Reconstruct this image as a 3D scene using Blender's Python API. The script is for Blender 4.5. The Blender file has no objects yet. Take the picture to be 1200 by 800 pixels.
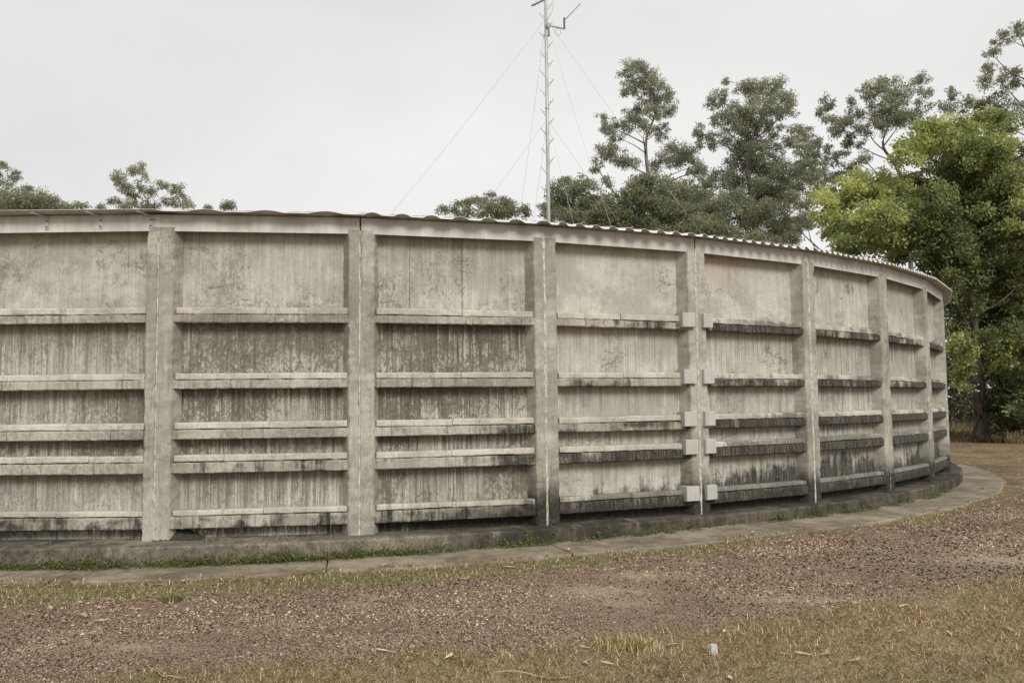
import bpy, math, random
import numpy as np
from mathutils import Matrix, Vector
random.seed(7); rng = np.random.default_rng(11)
sc = bpy.context.scene
col = sc.collection
# ------------------------------------------------------------------ camera
EYE = 1.94
FPX, PITCH, ROLL = 1025.2, 0.0702, -0.0105
cd = bpy.data.cameras.new('camera'); cam = bpy.data.objects.new('camera', cd); col.objects.link(cam)
cd.sensor_width = 36; cd.lens = 36*FPX/1200; cd.clip_start = .1; cd.clip_end = 3000
cam.matrix_world = Matrix.Translation((0, 0, EYE)) @ Matrix.Rotation(math.pi/2+PITCH, 4, 'X') @ Matrix.Rotation(ROLL, 4, 'Z')
sc.camera = cam
# ------------------------------------------------------------------ overcast sky, soft sun
SUN_EL, SUN_AZ = math.radians(37), math.radians(158)      # azimuth clockwise from +Y: behind the camera, to the right
w = bpy.data.worlds.new('World'); sc.world = w; w.use_nodes = True
wt = w.node_tree; wt.nodes.clear()
def wn(t): return wt.nodes.new(t)
sky = wn('ShaderNodeTexSky'); sky.sky_type = 'NISHITA'; sky.sun_disc = False
sky.sun_elevation = SUN_EL; sky.sun_rotation = SUN_AZ
tc = wn('ShaderNodeTexCoord'); nz = wn('ShaderNodeTexNoise'); nz.inputs['Scale'].default_value = 1.3; nz.inputs['Detail'].default_value = 5
mp = wn('ShaderNodeMapping'); mp.inputs['Scale'].default_value = (1, 1, 2.2)
wt.links.new(tc.outputs['Generated'], mp.inputs[0]); wt.links.new(mp.outputs[0], nz.inputs['Vector'])
cl = wn('ShaderNodeMix'); cl.data_type = 'RGBA'       # thin variation in the cloud layer
cl.inputs[6].default_value = (4.2, 4.15, 4.06, 1); cl.inputs[7].default_value = (5.25, 5.2, 5.1, 1)
mr = wn('ShaderNodeMapRange'); mr.inputs[1].default_value = .33; mr.inputs[2].default_value = .67; wt.links.new(nz.outputs['Fac'], mr.inputs[0]); wt.links.new(mr.outputs[0], cl.inputs[0])
mx = wn('ShaderNodeMix'); mx.data_type = 'RGBA'; mx.inputs[0].default_value = .96   # cloud cover over the clear sky
wt.links.new(sky.outputs[0], mx.inputs[6]); wt.links.new(cl.outputs[2], mx.inputs[7])
bg = wn('ShaderNodeBackground'); bg.inputs['Strength'].default_value = .1
wo = wn('ShaderNodeOutputWorld'); wt.links.new(mx.outputs[2], bg.inputs[0]); wt.links.new(bg.outputs[0], wo.inputs[0])
sl = bpy.data.lights.new('sun', 'SUN'); sl.energy = 1.5; sl.angle = math.radians(22); sl.color = (1, .975, .93)
so = bpy.data.objects.new('sun', sl); col.objects.link(so)
sd = Vector((math.sin(SUN_AZ)*math.cos(SUN_EL), math.cos(SUN_AZ)*math.cos(SUN_EL), math.sin(SUN_EL)))
so.rotation_euler = sd.to_track_quat('Z', 'Y').to_euler(); so.location = (12, -20, 30)
sc.view_settings.view_transform = 'Standard'; sc.view_settings.look = 'None'; sc.view_settings.exposure = .78; sc.view_settings.gamma = 1
# ------------------------------------------------------------------ the round tank: centre, radius and panel count
CX, CY, R = -5.634, 29.345, 18.1125
A0, DA = -1.5129, 2*math.pi/44
ZB = 0.24                                                  # top of the footing
LP = 2*R*math.sin(DA/2)
def seam(i): return Vector((CX+R*math.cos(A0+DA*i), CY+R*math.sin(A0+DA*i), 0))
def ray(px, py):
    u, v = px-600, 400-py
    cr, sr = math.cos(ROLL), math.sin(ROLL); u0 = u*cr-v*sr; v0 = v*cr+u*sr
    c, s = math.cos(PITCH), math.sin(PITCH)
    return Vector((u0/FPX, c-s*v0/FPX, s+c*v0/FPX))
def at_depth(px, py, y):
    d = ray(px, py); return Vector((0, 0, EYE))+d*(y/d.y)
def on_ground(px, py, z=-.02):
    d = ray(px, py); return Vector((0, 0, EYE))+d*((z-EYE)/d.z)
# ------------------------------------------------------------------ helpers
def tag(o, label=None, cat=None, group=None, kind=None):
    for k, v in (('label', label), ('category', cat), ('group', group), ('kind', kind)):
        if v: o[k] = v
    return o
def empty(name, loc=(0, 0, 0), rz=0, parent=None):
    o = bpy.data.objects.new(name, None); col.objects.link(o); o.location = loc; o.rotation_euler = (0, 0, rz); o.empty_display_size = .2
    if parent: o.parent = parent
    return o
def link(name, me, parent=None, loc=(0, 0, 0), rz=0):
    o = bpy.data.objects.new(name, me); col.objects.link(o); o.location = loc; o.rotation_euler = (0, 0, rz)
    if parent: o.parent = parent
    return o
class MB:
    def __init__(s): s.v = []; s.f = []; s.uv = {}
    def box(s, x0, x1, y0, y1, z0, z1):
        b = len(s.v); s.v += [(x, y, z) for z in (z0, z1) for x, y in ((x0, y0), (x1, y0), (x1, y1), (x0, y1))]
        s.f += [tuple(b+k for k in q) for q in ((0, 3, 2, 1), (4, 5, 6, 7), (0, 1, 5, 4), (1, 2, 6, 5), (2, 3, 7, 6), (3, 0, 4, 7))]
    def sweep(s, rings, cap=True):                        # rings: lists of points, same length each
        b = len(s.v); n = len(rings[0])
        for r in rings: s.v += [tuple(p) for p in r]
        for k in range(len(rings)-1):
            for j in range(n):
                j2 = (j+1) % n
                s.f.append((b+k*n+j, b+k*n+j2, b+(k+1)*n+j2, b+(k+1)*n+j))
        if cap:
            s.f.append(tuple(b+j for j in reversed(range(n)))); s.f.append(tuple(b+(len(rings)-1)*n+j for j in range(n)))
    def tube(s, pts, rad, n=6):
        pts = [Vector(p) for p in pts]; rad = [rad]*len(pts) if not hasattr(rad, '__len__') else rad
        rings = []; up = Vector((0, 0, 1))
        for k, p in enumerate(pts):
            d = (pts[min(k+1, len(pts)-1)]-pts[max(k-1, 0)]).normalized()
            a = d.cross(up if abs(d.z) < .95 else Vector((1, 0, 0))).normalized(); c = a.cross(d).normalized()
            rings.append([p+(a*math.cos(t)+c*math.sin(t))*rad[k] for t in [2*math.pi*j/n for j in range(n)]])
        s.sweep(rings)
    def mesh(s, name, m, smooth=False):
        me = bpy.data.meshes.new(name); me.from_pydata(s.v, [], s.f)
        me.materials.append(m)
        if smooth: me.polygons.foreach_set('use_smooth', [True]*len(me.polygons))
        return me
    def build(s, name, m, parent=None, loc=(0, 0, 0), rz=0, smooth=False): return link(name, s.mesh(name, m, smooth), parent, loc, rz)
def mesh_np(name, V, F, m, colr=None, smooth=False):
    V = np.asarray(V, np.float32).reshape(-1, 3); F = np.asarray(F, np.int32); k = F.shape[1]
    me = bpy.data.meshes.new(name)
    me.vertices.add(len(V)); me.vertices.foreach_set('co', V.ravel())
    me.loops.add(F.size); me.loops.foreach_set('vertex_index', F.ravel())
    me.polygons.add(len(F)); me.polygons.foreach_set('loop_start', np.arange(len(F), dtype=np.int32)*k)
    me.polygons.foreach_set('loop_total', np.full(len(F), k, np.int32))
    if smooth: me.polygons.foreach_set('use_smooth', np.ones(len(F), bool))
    me.update(calc_edges=True)
    if colr is not None:
        ca = me.color_attributes.new('tint', 'FLOAT_COLOR', 'POINT')
        c4 = np.ones((len(V), 4), np.float32); c4[:, :colr.shape[1]] = colr; ca.data.foreach_set('color', c4.ravel())
    me.materials.append(m); return me
def hash2(ix, iy, seed):
    h = (ix.astype(np.int64)*374761393+iy.astype(np.int64)*668265263+seed*1442695041) & 0x7fffffff
    h = ((h ^ (h >> 13))*1274126177) & 0x7fffffff
    return ((h ^ (h >> 16)) & 0xffff)/65535.
def vnoise(x, y, seed=0):
    x = np.asarray(x, float); y = np.asarray(y, float)
    ix, iy = np.floor(x), np.floor(y); fx, fy = x-ix, y-iy; fx = fx*fx*(3-2*fx); fy = fy*fy*(3-2*fy)
    a, b, c, d = hash2(ix, iy, seed), hash2(ix+1, iy, seed), hash2(ix, iy+1, seed), hash2(ix+1, iy+1, seed)
    return (a*(1-fx)+b*fx)*(1-fy)+(c*(1-fx)+d*fx)*fy
def fbm(x, y, seed=0, n=4):
    t = 0; a = .5; s = 0
    for k in range(n): t = t+a*vnoise(x*2**k, y*2**k, seed+k); s += a; a *= .5
    return t/s
def sstep(a, b, x): t = np.clip((x-a)/(b-a), 0, 1); return t*t*(3-2*t)
# ------------------------------------------------------------------ materials
class NT:
    def __init__(s, name):
        s.m = bpy.data.materials.new(name); s.m.use_nodes = True; s.t = s.m.node_tree; s.t.nodes.clear()
        s.out = s.t.nodes.new('ShaderNodeOutputMaterial')
    def n(s, typ, *ins, out=0, **kw):
        nd = s.t.nodes.new('ShaderNode'+typ)
        for k, v in kw.items():
            if k in nd.inputs.keys() and not hasattr(nd, k): s.set(nd.inputs[k], v)
            elif hasattr(nd, k): setattr(nd, k, v)
            else: s.set(nd.inputs[k], v)
        for k, v in enumerate(ins):
            if v is not None: s.set(nd.inputs[k], v)
        s.last = nd
        return nd.outputs[out]
    def set(s, i, v):
        if hasattr(v, 'is_linked') or isinstance(v, bpy.types.NodeSocket): s.t.links.new(v, i)
        elif isinstance(v, tuple) and len(v) == 3 and i.type == 'RGBA': i.default_value = (*v, 1)
        else: i.default_value = v
    def math(s, op, a, b=None, c=None, clamp=False): return s.n('Math', a, b, c, operation=op, use_clamp=clamp)
    def noise(s, vec, scale, detail=4, rough=.55, dist=0): 
        return s.n('TexNoise', Vector=vec, Scale=scale, Detail=detail, Roughness=rough, Distortion=dist)
    def step(s, x, a, b): return s.n('MapRange', x, a, b, 0., 1., interpolation_type='SMOOTHSTEP')
    def mix(s, f, a, b):
        nd = s.t.nodes.new('ShaderNodeMix'); nd.data_type = 'RGBA'
        s.set(nd.inputs[0], f); s.set(nd.inputs[6], a); s.set(nd.inputs[7], b); return nd.outputs[2]
    def finish(s, colr, rough=.8, bump=None, bs=.3, bd=.01, metal=0., spec=.3):
        p = s.t.nodes.new('ShaderNodeBsdfPrincipled'); s.set(p.inputs['Base Color'], colr); s.set(p.inputs['Roughness'], rough)
        s.set(p.inputs['Metallic'], metal); p.inputs['Specular IOR Level'].default_value = spec
        if bump is not None:
            b = s.t.nodes.new('ShaderNodeBump'); b.inputs['Strength'].default_value = bs; b.inputs['Distance'].default_value = bd
            s.set(b.inputs['Height'], bump); s.t.links.new(b.outputs[0], p.inputs['Normal'])
        s.t.links.new(p.outputs[0], s.out.inputs[0]); return s.m
def tank_coords(t):
    pos = t.n('NewGeometry', out=0)
    d = t.n('VectorMath', pos, (CX, CY, 0.), operation='SUBTRACT')
    sx = t.t.nodes.new('ShaderNodeSeparateXYZ'); t.set(sx.inputs[0], d)
    u = t.math('MULTIPLY', t.math('ARCTAN2', sx.outputs[1], sx.outputs[0]), R)
    r = t.n('VectorMath', t.n('CombineXYZ', sx.outputs[0], sx.outputs[1], 0.), operation='LENGTH', out=1)
    return u, r, sx.outputs[2], pos
def concrete(name, light, dark, streak=.6, blot=.5, mould=1., mould_top=1.5, low_mould=0., uv=False, pale=.3, mbias=0., mu=.62):
    t = NT(name); u, r, z, pos = tank_coords(t)
    v = t.n('CombineXYZ', u, r, z)
    big = t.noise(v, .9, 5, .6); med = t.noise(v, 4, 6, .65); grain = t.noise(v, 70, 3, .6)
    c = t.mix(t.step(t.math('ADD', big, t.math('MULTIPLY', t.math('SUBTRACT', med, .5), .9)), .36, .66), dark, light)
    c = t.mix(t.math('MULTIPLY', t.step(grain, .5, .72), .3), c, (.2, .18, .145)); c = t.mix(t.math('MULTIPLY', t.step(t.noise(v, 26, 5, .7), .54, .66), .35), c, (.23, .21, .17))
    bn = t.noise(t.n('VectorMath', v, (1.15, 1., .8), operation='MULTIPLY'), 21, 8, .7, .25); fl = t.noise(t.n('VectorMath', v, (1.3, 1., .7), operation='MULTIPLY'), 38, 6, .7)
    if uv:
        uvn = t.t.nodes.new('ShaderNodeUVMap'); sp = t.t.nodes.new('ShaderNodeSeparateXYZ'); t.set(sp.inputs[0], uvn.outputs[0])
        below, row = sp.outputs[1], sp.outputs[0]
    # rain streaks, long in z; on panels they also paint shadow under the ledges
    s1 = t.noise(t.n('CombineXYZ', t.math('MULTIPLY', u, 13.), r, t.math('MULTIPLY', z, .8)), 1., 4, .6)
    s2 = t.noise(t.n('CombineXYZ', t.math('MULTIPLY', u, 42.), r, t.math('MULTIPLY', z, 1.1)), 1., 2, .5)
    if uv:
        amt = t.math('ADD', t.math('ADD', t.math('MULTIPLY', s1, .55), t.math('MULTIPLY', s2, .45)), t.math('MULTIPLY', below, .17))
        amt = t.math('ADD', amt, t.math('MULTIPLY', t.math('SUBTRACT', big, .5), .3))
        amt = t.math('ADD', amt, t.math('ADD', t.math('MULTIPLY', t.step(u, -20.5, -24.), .03), t.math('ADD', t.math('MULTIPLY', t.math('SUBTRACT', fl, .5), .42), t.math('MULTIPLY', t.math('SUBTRACT', med, .5), .22)))); st = t.math('MULTIPLY', t.step(amt, .45, .76), t.math('MULTIPLY', t.math('MINIMUM', row, 1.15), streak, clamp=True))
    else:
        amt = t.math('ADD', t.math('MULTIPLY', s1, .5), t.math('MULTIPLY', s2, .5))
        st = t.math('MULTIPLY', t.step(amt, .5, .7), streak)
    c = t.mix(st, c, t.mix(t.step(fl, .4, .62), (.062, .053, .039), (.128, .111, .084)))
    # pale wash-outs (lime) running down
    pl = t.math('MULTIPLY', t.step(t.noise(t.n('CombineXYZ', t.math('MULTIPLY', u, 7.), r, t.math('MULTIPLY', z, .6)), 1.3, 3, .6), .58, .75), t.math('MULTIPLY', t.step(row, .2, .7), pale) if uv else pale)
    c = t.mix(pl, c, (.55, .51, .42))
    # scabby lichen blotches, in patches
    reg = t.math('ADD', t.math('MULTIPLY', t.noise(v, 1.1, 2, .5), .6), t.math('MULTIPLY', t.noise(v, 4.2, 3, .6), .4))
    lf = t.math('ADD', t.math('MULTIPLY', t.step(u, -19.5, -25.), .115), t.math('MULTIPLY', reg, 1.05))
    bl = t.math('MULTIPLY', t.step(t.math('ADD', bn, t.math('SUBTRACT', lf, t.math('ADD', .62, t.math('MULTIPLY', t.step(row, .85, .3), .075)) if uv else .62)), .47, .62), blot)
    if uv: bl = t.math('MULTIPLY', bl, t.math('MAXIMUM', t.step(row, .4, 1.05), t.math('MULTIPLY', t.step(below, .95, .5), .6)))
    if uv:                                                  # long dark drips from the ledge above, and one rusty patch
        s3 = t.noise(t.n('CombineXYZ', t.math('MULTIPLY', u, 20.), r, t.math('MULTIPLY', z, .22)), 1., 3, .6)
        dr = t.math('MULTIPLY', t.step(s3, .58, .72), t.step(t.math('ADD', below, t.math('MULTIPLY', t.math('SUBTRACT', s2, .5), 1.2)), .25, .85))
        c = t.mix(t.math('MULTIPLY', dr, t.math('MULTIPLY', t.math('MINIMUM', row, 1.), .75)), c, (.07, .06, .045))
        ru = t.math('MULTIPLY', t.step(t.math('ABSOLUTE', t.math('ADD', u, 18.95)), .75, .1), t.step(t.math('ADD', z, t.math('MULTIPLY', t.math('SUBTRACT', s1, .5), .5)), 3.6, 4.15))
        c = t.mix(t.math('MULTIPLY', ru, .32), c, (.42, .22, .13))
    c = t.mix(bl, c, t.mix(t.step(fl, .4, .62), (.08, .07, .052), (.17, .151, .119)))
    ck = t.math('MULTIPLY', t.step(t.math('ABSOLUTE', t.math('SUBTRACT', t.noise(t.n('VectorMath', v, (.55, 1., 1.3), operation='MULTIPLY'), 1.6, 6, .62, .3), .5)), .0075, .002), t.step(t.noise(v, 1.1, 2, .5), .54, .6))
    c = t.mix(t.math('MULTIPLY', ck, .6 if uv else .3), c, (.075, .066, .05))
    # black mould: grows on the lower and right-hand part of the wall
    mn = t.noise(v, 2.6, 8, .7, .3); mn2 = t.noise(t.n('CombineXYZ', t.math('MULTIPLY', u, 5.), r, z), 1.2, 6, .65)
    reach = t.math('ADD', t.math('MULTIPLY', t.step(u, -26., -17.), mu), t.math('MULTIPLY', t.step(z, mould_top, .35), .5))
    reach = t.math('ADD', reach, t.math('MULTIPLY', t.math('SUBTRACT', t.noise(t.n('VectorMath', v, (1., 1., 2.5), operation='MULTIPLY'), .8, 3, .6), .5), .35 if uv else 1.15))
    mo = t.step(t.math('ADD', t.math('ADD', t.math('MULTIPLY', mn, .5), t.math('MULTIPLY', mn2, .5)), t.math('MULTIPLY', t.math('SUBTRACT', reach, .62-mbias), .75)), .5, .66)
    mo = t.math('MULTIPLY', t.math('MULTIPLY', mo, mould), t.math('ADD', .74, t.math('MULTIPLY', t.step(t.math('ADD', t.math('MULTIPLY', s2, .5), t.math('MULTIPLY', fl, .5)), .4, .54), .26)))
    if uv:                                                  # the damp strip under the lowest rib
        dm = t.math('MULTIPLY', t.step(row, 1.5, 1.8), t.step(t.math('ADD', t.step(u, -27., -22.5), t.math('MULTIPLY', t.math('SUBTRACT', mn2, .5), 2.)), .25, .7)); mo = t.math('MAXIMUM', mo, dm)
    if low_mould:
        lo = t.step(t.math('ADD', z, t.math('MULTIPLY', t.math('SUBTRACT', mn, .5), .8)), .24+low_mould, .24+low_mould*.35)
        lo = t.math('MULTIPLY', lo, t.step(u, -24.2, -22.6)); mo = t.math('MAXIMUM', mo, lo)
    c = t.mix(t.math('MULTIPLY', mo, .95), c, t.mix(t.step(t.noise(v, 22, 6, .7), .4, .7), (.014, .012, .009), (.05, .044, .034)))
    h = t.math('ADD', t.math('MULTIPLY', grain, .35), t.math('ADD', t.math('MULTIPLY', med, .4), t.math('MULTIPLY', bn, .7)))
    return t.finish(c, .9, h, .45, .012)
LT, DK = (.46, .425, .35), (.31, .285, .225)
m_panel = concrete('weathered_panel_concrete', (.58, .558, .488), (.4, .383, .328), .9, .8, 1., 1.25, 0, True, mu=.53)
m_top = m_panel
m_rib = concrete('pilaster_concrete', (.46, .437, .375), (.31, .29, .242), .4, .25, .25, .6, .75)
m_ledge = concrete('ledge_concrete', (.46, .435, .37), (.31, .287, .235), .85, .4, 1., 2.75, .45, mbias=.2)
m_cap = concrete('cap_mortar', (.58, .55, .465), (.42, .393, .325), .35, .2, .7, 1.8, 0, mbias=.06)
m_foot = concrete('footing_concrete', (.26, .222, .166), (.05, .042, .031), .7, .75, .7, .6)
def mortar():
    t = NT('white_mortar'); pos = t.n('NewGeometry'); n = t.noise(pos, 12, 5, .7)
    return t.finish(t.mix(t.step(n, .35, .62), (.3, .27, .21), (.6, .57, .49)), .9, n, .5, .01)
m_mortar = mortar()
def metal(name, a, b, rough=.5, met=.3):
    t = NT(name); u, r, z, pos = tank_coords(t)
    n = t.noise(pos, 2.2, 5, .6); s = t.noise(t.n('CombineXYZ', t.math('MULTIPLY', u, 9.), r, z), 1., 4, .6)
    c = t.mix(t.step(t.math('ADD', t.math('MULTIPLY', n, .5), t.math('MULTIPLY', s, .5)), .35, .68), a, b)
    return t.finish(c, rough, n, .1, .01, met)
m_band = metal('zinc_flashing', (.44, .425, .4), (.64, .62, .59), .55, .1)
m_roof = metal('weathered_roof_sheet', (.34, .325, .295), (.46, .44, .41), .55, .1)
m_lip = metal('roof_sheet_lip', (.6, .585, .555), (.72, .705, .67), .5, 0)  # same metal as the roof, coloured paler for the light the ends catch
m_steel = metal('galvanised_steel', (.36, .36, .36), (.54, .54, .53), .5, .2)
m_dark = metal('dark_antenna_metal', (.09, .09, .09), (.14, .14, .14), .5, .2)
m_box = metal('pale_grey_cover', (.4, .388, .358), (.5, .487, .45), .6, 0)
def attr_mat(name, rough=.85, transl=0., spec=.2, vary=0.):
    t = NT(name); a = t.t.nodes.new('ShaderNodeAttribute'); a.attribute_name = 'tint'; c = a.outputs['Color']
    t.finish(c, rough, spec=spec)
    if transl:
        p = t.out.inputs[0].links[0].from_node; tr = t.t.nodes.new('ShaderNodeBsdfTranslucent'); t.set(tr.inputs[0], c)
        ms = t.t.nodes.new('ShaderNodeMixShader'); ms.inputs[0].default_value = transl
        t.t.links.new(p.outputs[0], ms.inputs[1]); t.t.links.new(tr.outputs[0], ms.inputs[2]); t.t.links.new(ms.outputs[0], t.out.inputs[0])
    return t.m
m_leaf = attr_mat('leaf', .5, .5, .4)
m_blade = attr_mat('grass_blade', .8, .2)
m_stone = attr_mat('gravel_chip', .9)
m_dry = attr_mat('dry_litter', .8, .1)
def bark(name, a, b):
    t = NT(name); pos = t.n('NewGeometry'); v = t.n('VectorMath', pos, (4., 4., 1.), operation='MULTIPLY')
    n = t.noise(v, 1.2, 6, .65, .6); return t.finish(t.mix(t.step(n, .38, .62), a, b), .9, n, .6, .03)
m_gumbark = bark('grey_gum_bark', (.1, .09, .075), (.25, .225, .19))
m_bark = bark('dark_bark', (.05, .043, .035), (.15, .125, .1))
# ------------------------------------------------------------------ ground zones (shared by the ground sheet and what lies on it)
def polar(x, y):
    dx, dy = x-CX, y-CY; return np.hypot(dx, dy), np.degrees(np.arctan2(dy, dx))
def path_r(deg): return np.interp(deg, [-110, -88, -80, -72, -62, -52, -40], [19.4, 19.36, 19.32, 19.26, 19.26, 19.26, 19.2])
def pz(deg): return np.interp(deg, [-110, -85, -72, -62, -50, -40, -20], [0, 0, .03, .07, .05, .035, 0])   # the path rises a little towards the middle
def foot_r(deg): return np.interp(deg, [-110, -88, -80, -72, -62, -45], [18.55, 18.55, 18.46, 18.36, 18.31, 18.33])
def zones(x, y):
    r, a = polar(x, y)
    n = fbm(x*.9, y*.9, 3)-.5; n2 = fbm(x*3, y*3, 9, 3)-.5
    rr = r+n*1.1+n2*.5
    n3 = fbm(x*1.7, y*1.7, 15)-.5
    ed = np.interp(a, [-100, -86, -78, -70, -62, -55], [23.35, 23.1, 22.85, 22.6, 22.45, 22.6])
    near = sstep(ed-.22, ed+.3, r+n*.55+n3*.5+n2*.3)                                   # foreground grass
    wv = np.interp(a, [-110, -88, -78, -68, -58, -40], [1.75, 1.3, .8, .34, .3, .45])
    verge = 1-sstep(0.03+wv*.25, .03+wv*1.35, r-path_r(a)+n*.8+n3*.7+n2*.4)     # green strip along the path
    far = sstep(-46, -34, a+n*14)                                   # leaf litter under the trees
    return near, verge, far, r, a
SAND = [(930, 700, .55, .16), (700, 692, .6, .3), (735, 705, .4, .2), (1180, 655, .8, .4), (760, 675, .5, .2), (150, 757, .4, .15)]
SAND = [(*on_ground(px, py)[:2], a, b) for px, py, a, b in SAND]
def sand(x, y):
    q = 0
    for sx, sy, a, b in SAND: q = np.maximum(q, np.exp(-(((x-sx)/a)**2+((y-sy)/b)**2))*(.55+.9*fbm(x*3, y*3, 63)))
    return np.clip(q, 0, 1)
def gz(x, y):
    r, a = polar(x, y)
    h = -.035+.03*(fbm(x*.7, y*.7, 21)-.5)+.014*(fbm(x*4, y*4, 31, 2)-.5)
    h = h+.02*sstep(22.6, 23.3, r)+pz(a)*(1-sstep(19.3, 22.0, r))
    return np.where(r < path_r(a)+.12, np.minimum(h, pz(a)-.035), h)
xs = np.concatenate([[-1500, -400, -120, -50, -25], np.arange(-13, -7, .5), np.arange(-7, 9, .1), np.arange(9, 34, .25), [36, 40, 50, 70, 120, 400, 1500]])
ys = np.concatenate([[-400, -60, -10, 0, 2, 3.5], np.arange(4.5, 13, .1), np.arange(13, 45, .25), [46, 50, 60, 80, 120, 300, 1800]])
GX, GY = np.meshgrid(xs, ys); gx, gy = GX.ravel(), GY.ravel()
V = np.stack([gx, gy, gz(gx, gy)], 1)
nx_, ny_ = len(xs), len(ys); ii = (np.arange(ny_-1)[:, None]*nx_+np.arange(nx_-1)[None, :]).ravel()
F = np.stack([ii, ii+1, ii+nx_+1, ii+nx_], 1)
near, verge, far, _, _ = zones(gx, gy)
def ground_mat():
    t = NT('ground_soil'); pos = t.n('NewGeometry'); a = t.t.nodes.new('ShaderNodeAttribute'); a.attribute_name = 'tint'
    sp = t.t.nodes.new('ShaderNodeSeparateColor'); t.set(sp.inputs[0], a.outputs['Color'])
    f = t.noise(pos, 55, 4, .7); f2 = t.noise(pos, 110, 3, .7); b = t.noise(pos, 1.1, 5, .6); mdm = t.noise(pos, 6, 5, .65)
    gr = t.mix(t.step(t.math('ADD', t.math('MULTIPLY', f, .6), t.math('MULTIPLY', f2, .4)), .41, .6), (.036, .02, .0135), (.43, .3, .205))
    gr = t.mix(t.math('MULTIPLY', t.step(t.noise(pos, .55, 3, .55), .52, .7), .6), gr, t.mix(t.step(f, .4, .6), (.04, .026, .017), (.24, .17, .11))); gr = t.mix(t.math('MULTIPLY', t.step(b, .5, .68), .55), gr, (.36, .285, .19))
    dry = t.mix(t.step(f2, .4, .6), (.05, .035, .017), (.5, .375, .215))
    dry = t.mix(t.math('MULTIPLY', t.step(mdm, .5, .65), .5), dry, (.13, .12, .05))
    grn = t.mix(t.step(f2, .4, .6), (.05, .045, .02), (.34, .29, .15))
    lit = t.mix(t.step(f, .4, .6), (.08, .052, .027), (.34, .245, .14)); lit = t.mix(t.math('MULTIPLY', t.step(t.noise(pos, .3, 4, .6), .46, .6), .75), lit, t.mix(t.step(f, .4, .6), (.05, .03, .016), (.2, .125, .07))); lit = t.mix(t.math('MULTIPLY', t.step(b, .48, .66), .45), lit, (.36, .29, .15))
    gr = t.mix(t.math('MULTIPLY', a.outputs['Alpha'], .85), gr, t.mix(t.step(f, .35, .65), (.3, .23, .15), (.48, .39, .275))); c = t.mix(sp.outputs[0], gr, dry); c = t.mix(sp.outputs[1], c, grn); c = t.mix(sp.outputs[2], c, lit)
    return t.finish(c, .95, t.math('ADD', f, t.math('MULTIPLY', mdm, .6)), .8, .02)
ground = link('ground', mesh_np('ground', V, F, ground_mat(), np.stack([near, verge, far, sand(gx, gy)], 1), True)); ground['kind'] = 'structure'
# ------------------------------------------------------------------ ring path of concrete slabs
def path_mat():
    t = NT('path_concrete'); pos = t.n('NewGeometry'); a = t.noise(pos, .9, 5, .65); f = t.noise(pos, 40, 4, .7); b = t.noise(pos, 5, 6, .7)
    c = t.mix(t.step(t.math('ADD', t.math('MULTIPLY', a, .6), t.math('MULTIPLY', b, .4)), .38, .62), (.17, .14, .1), (.34, .29, .215))
    c = t.mix(t.math('MULTIPLY', t.step(f, .5, .7), .3), c, (.12, .1, .075))
    c = t.mix(t.math('MULTIPLY', t.step(t.noise(pos, 1.7, 6, .7), .52, .64), .6), c, (.13, .098, .063))
    return t.finish(c, .92, t.math('ADD', f, b), .4, .008)
m_path = path_mat()
footpath = empty('footpath', (CX, CY, 0)); footpath['kind'] = 'structure'
RI = 18.25
a_joint = math.atan2(11.85-CY-1.1, .9-CX)
step_a = math.radians(9.1)
for k in range(-5, 11):
    a1, a2 = a_joint+k*step_a+.0006, a_joint+(k+1)*step_a-.0006
    n = 26; tilt = random.uniform(-.006, .004); mb = MB(); rings = []
    for j in range(n+1):
        a = a1+(a2-a1)*j/n; ro = float(path_r(math.degrees(a)))+.03*math.sin(a*37)+random.uniform(-.014, .014)
        hz = float(pz(math.degrees(a))); prof = [(RI, -.12), (ro, -.12), (ro, hz-.012+tilt), (ro-.015, hz+tilt), (RI, hz+.012)]
        rings.append([(rr*math.cos(a), rr*math.sin(a), zz) for rr, zz in prof])
    mb.sweep([r_[::-1] for r_ in rings]); mb.build('path_slab', m_path, footpath)
# ------------------------------------------------------------------ tank
tank = tag(empty('water_tank', (CX, CY, 0)), 'large round concrete water tank with ribbed grey panels and a corrugated roof', 'water tank')
I0, I1 = -6, 13                                             # bays built in full: all the photograph's side of the tank
WR, WL, SPL, DEP = .195, .15, .085, .2
ZT = ZB+4.0
def frame(i):                                               # location and z-rotation of bay i, in tank space
    p = seam(i)-Vector((CX, CY, 0)); return p, A0+DA*(i+.5)+math.pi/2
# footing ring
mb = MB(); rings = []
for k in range(0, 481):
    a = 2*math.pi*k/480+.003; q = random.uniform(-.008, .008); e = float(foot_r((math.degrees(a)+180) % 360-180))+q
    rings.append([(rr*math.cos(a), rr*math.sin(a), zz) for rr, zz in ((17.6, -.2), (e+.012, -.2), (e+.006, ZB-.03), (e-.022+random.uniform(-.006, .004), ZB-.002+random.uniform(-.006, .003)), (17.6, ZB+.004))][::-1])
mb.sweep(rings, False); mb.build('footing', m_foot, tank)
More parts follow.
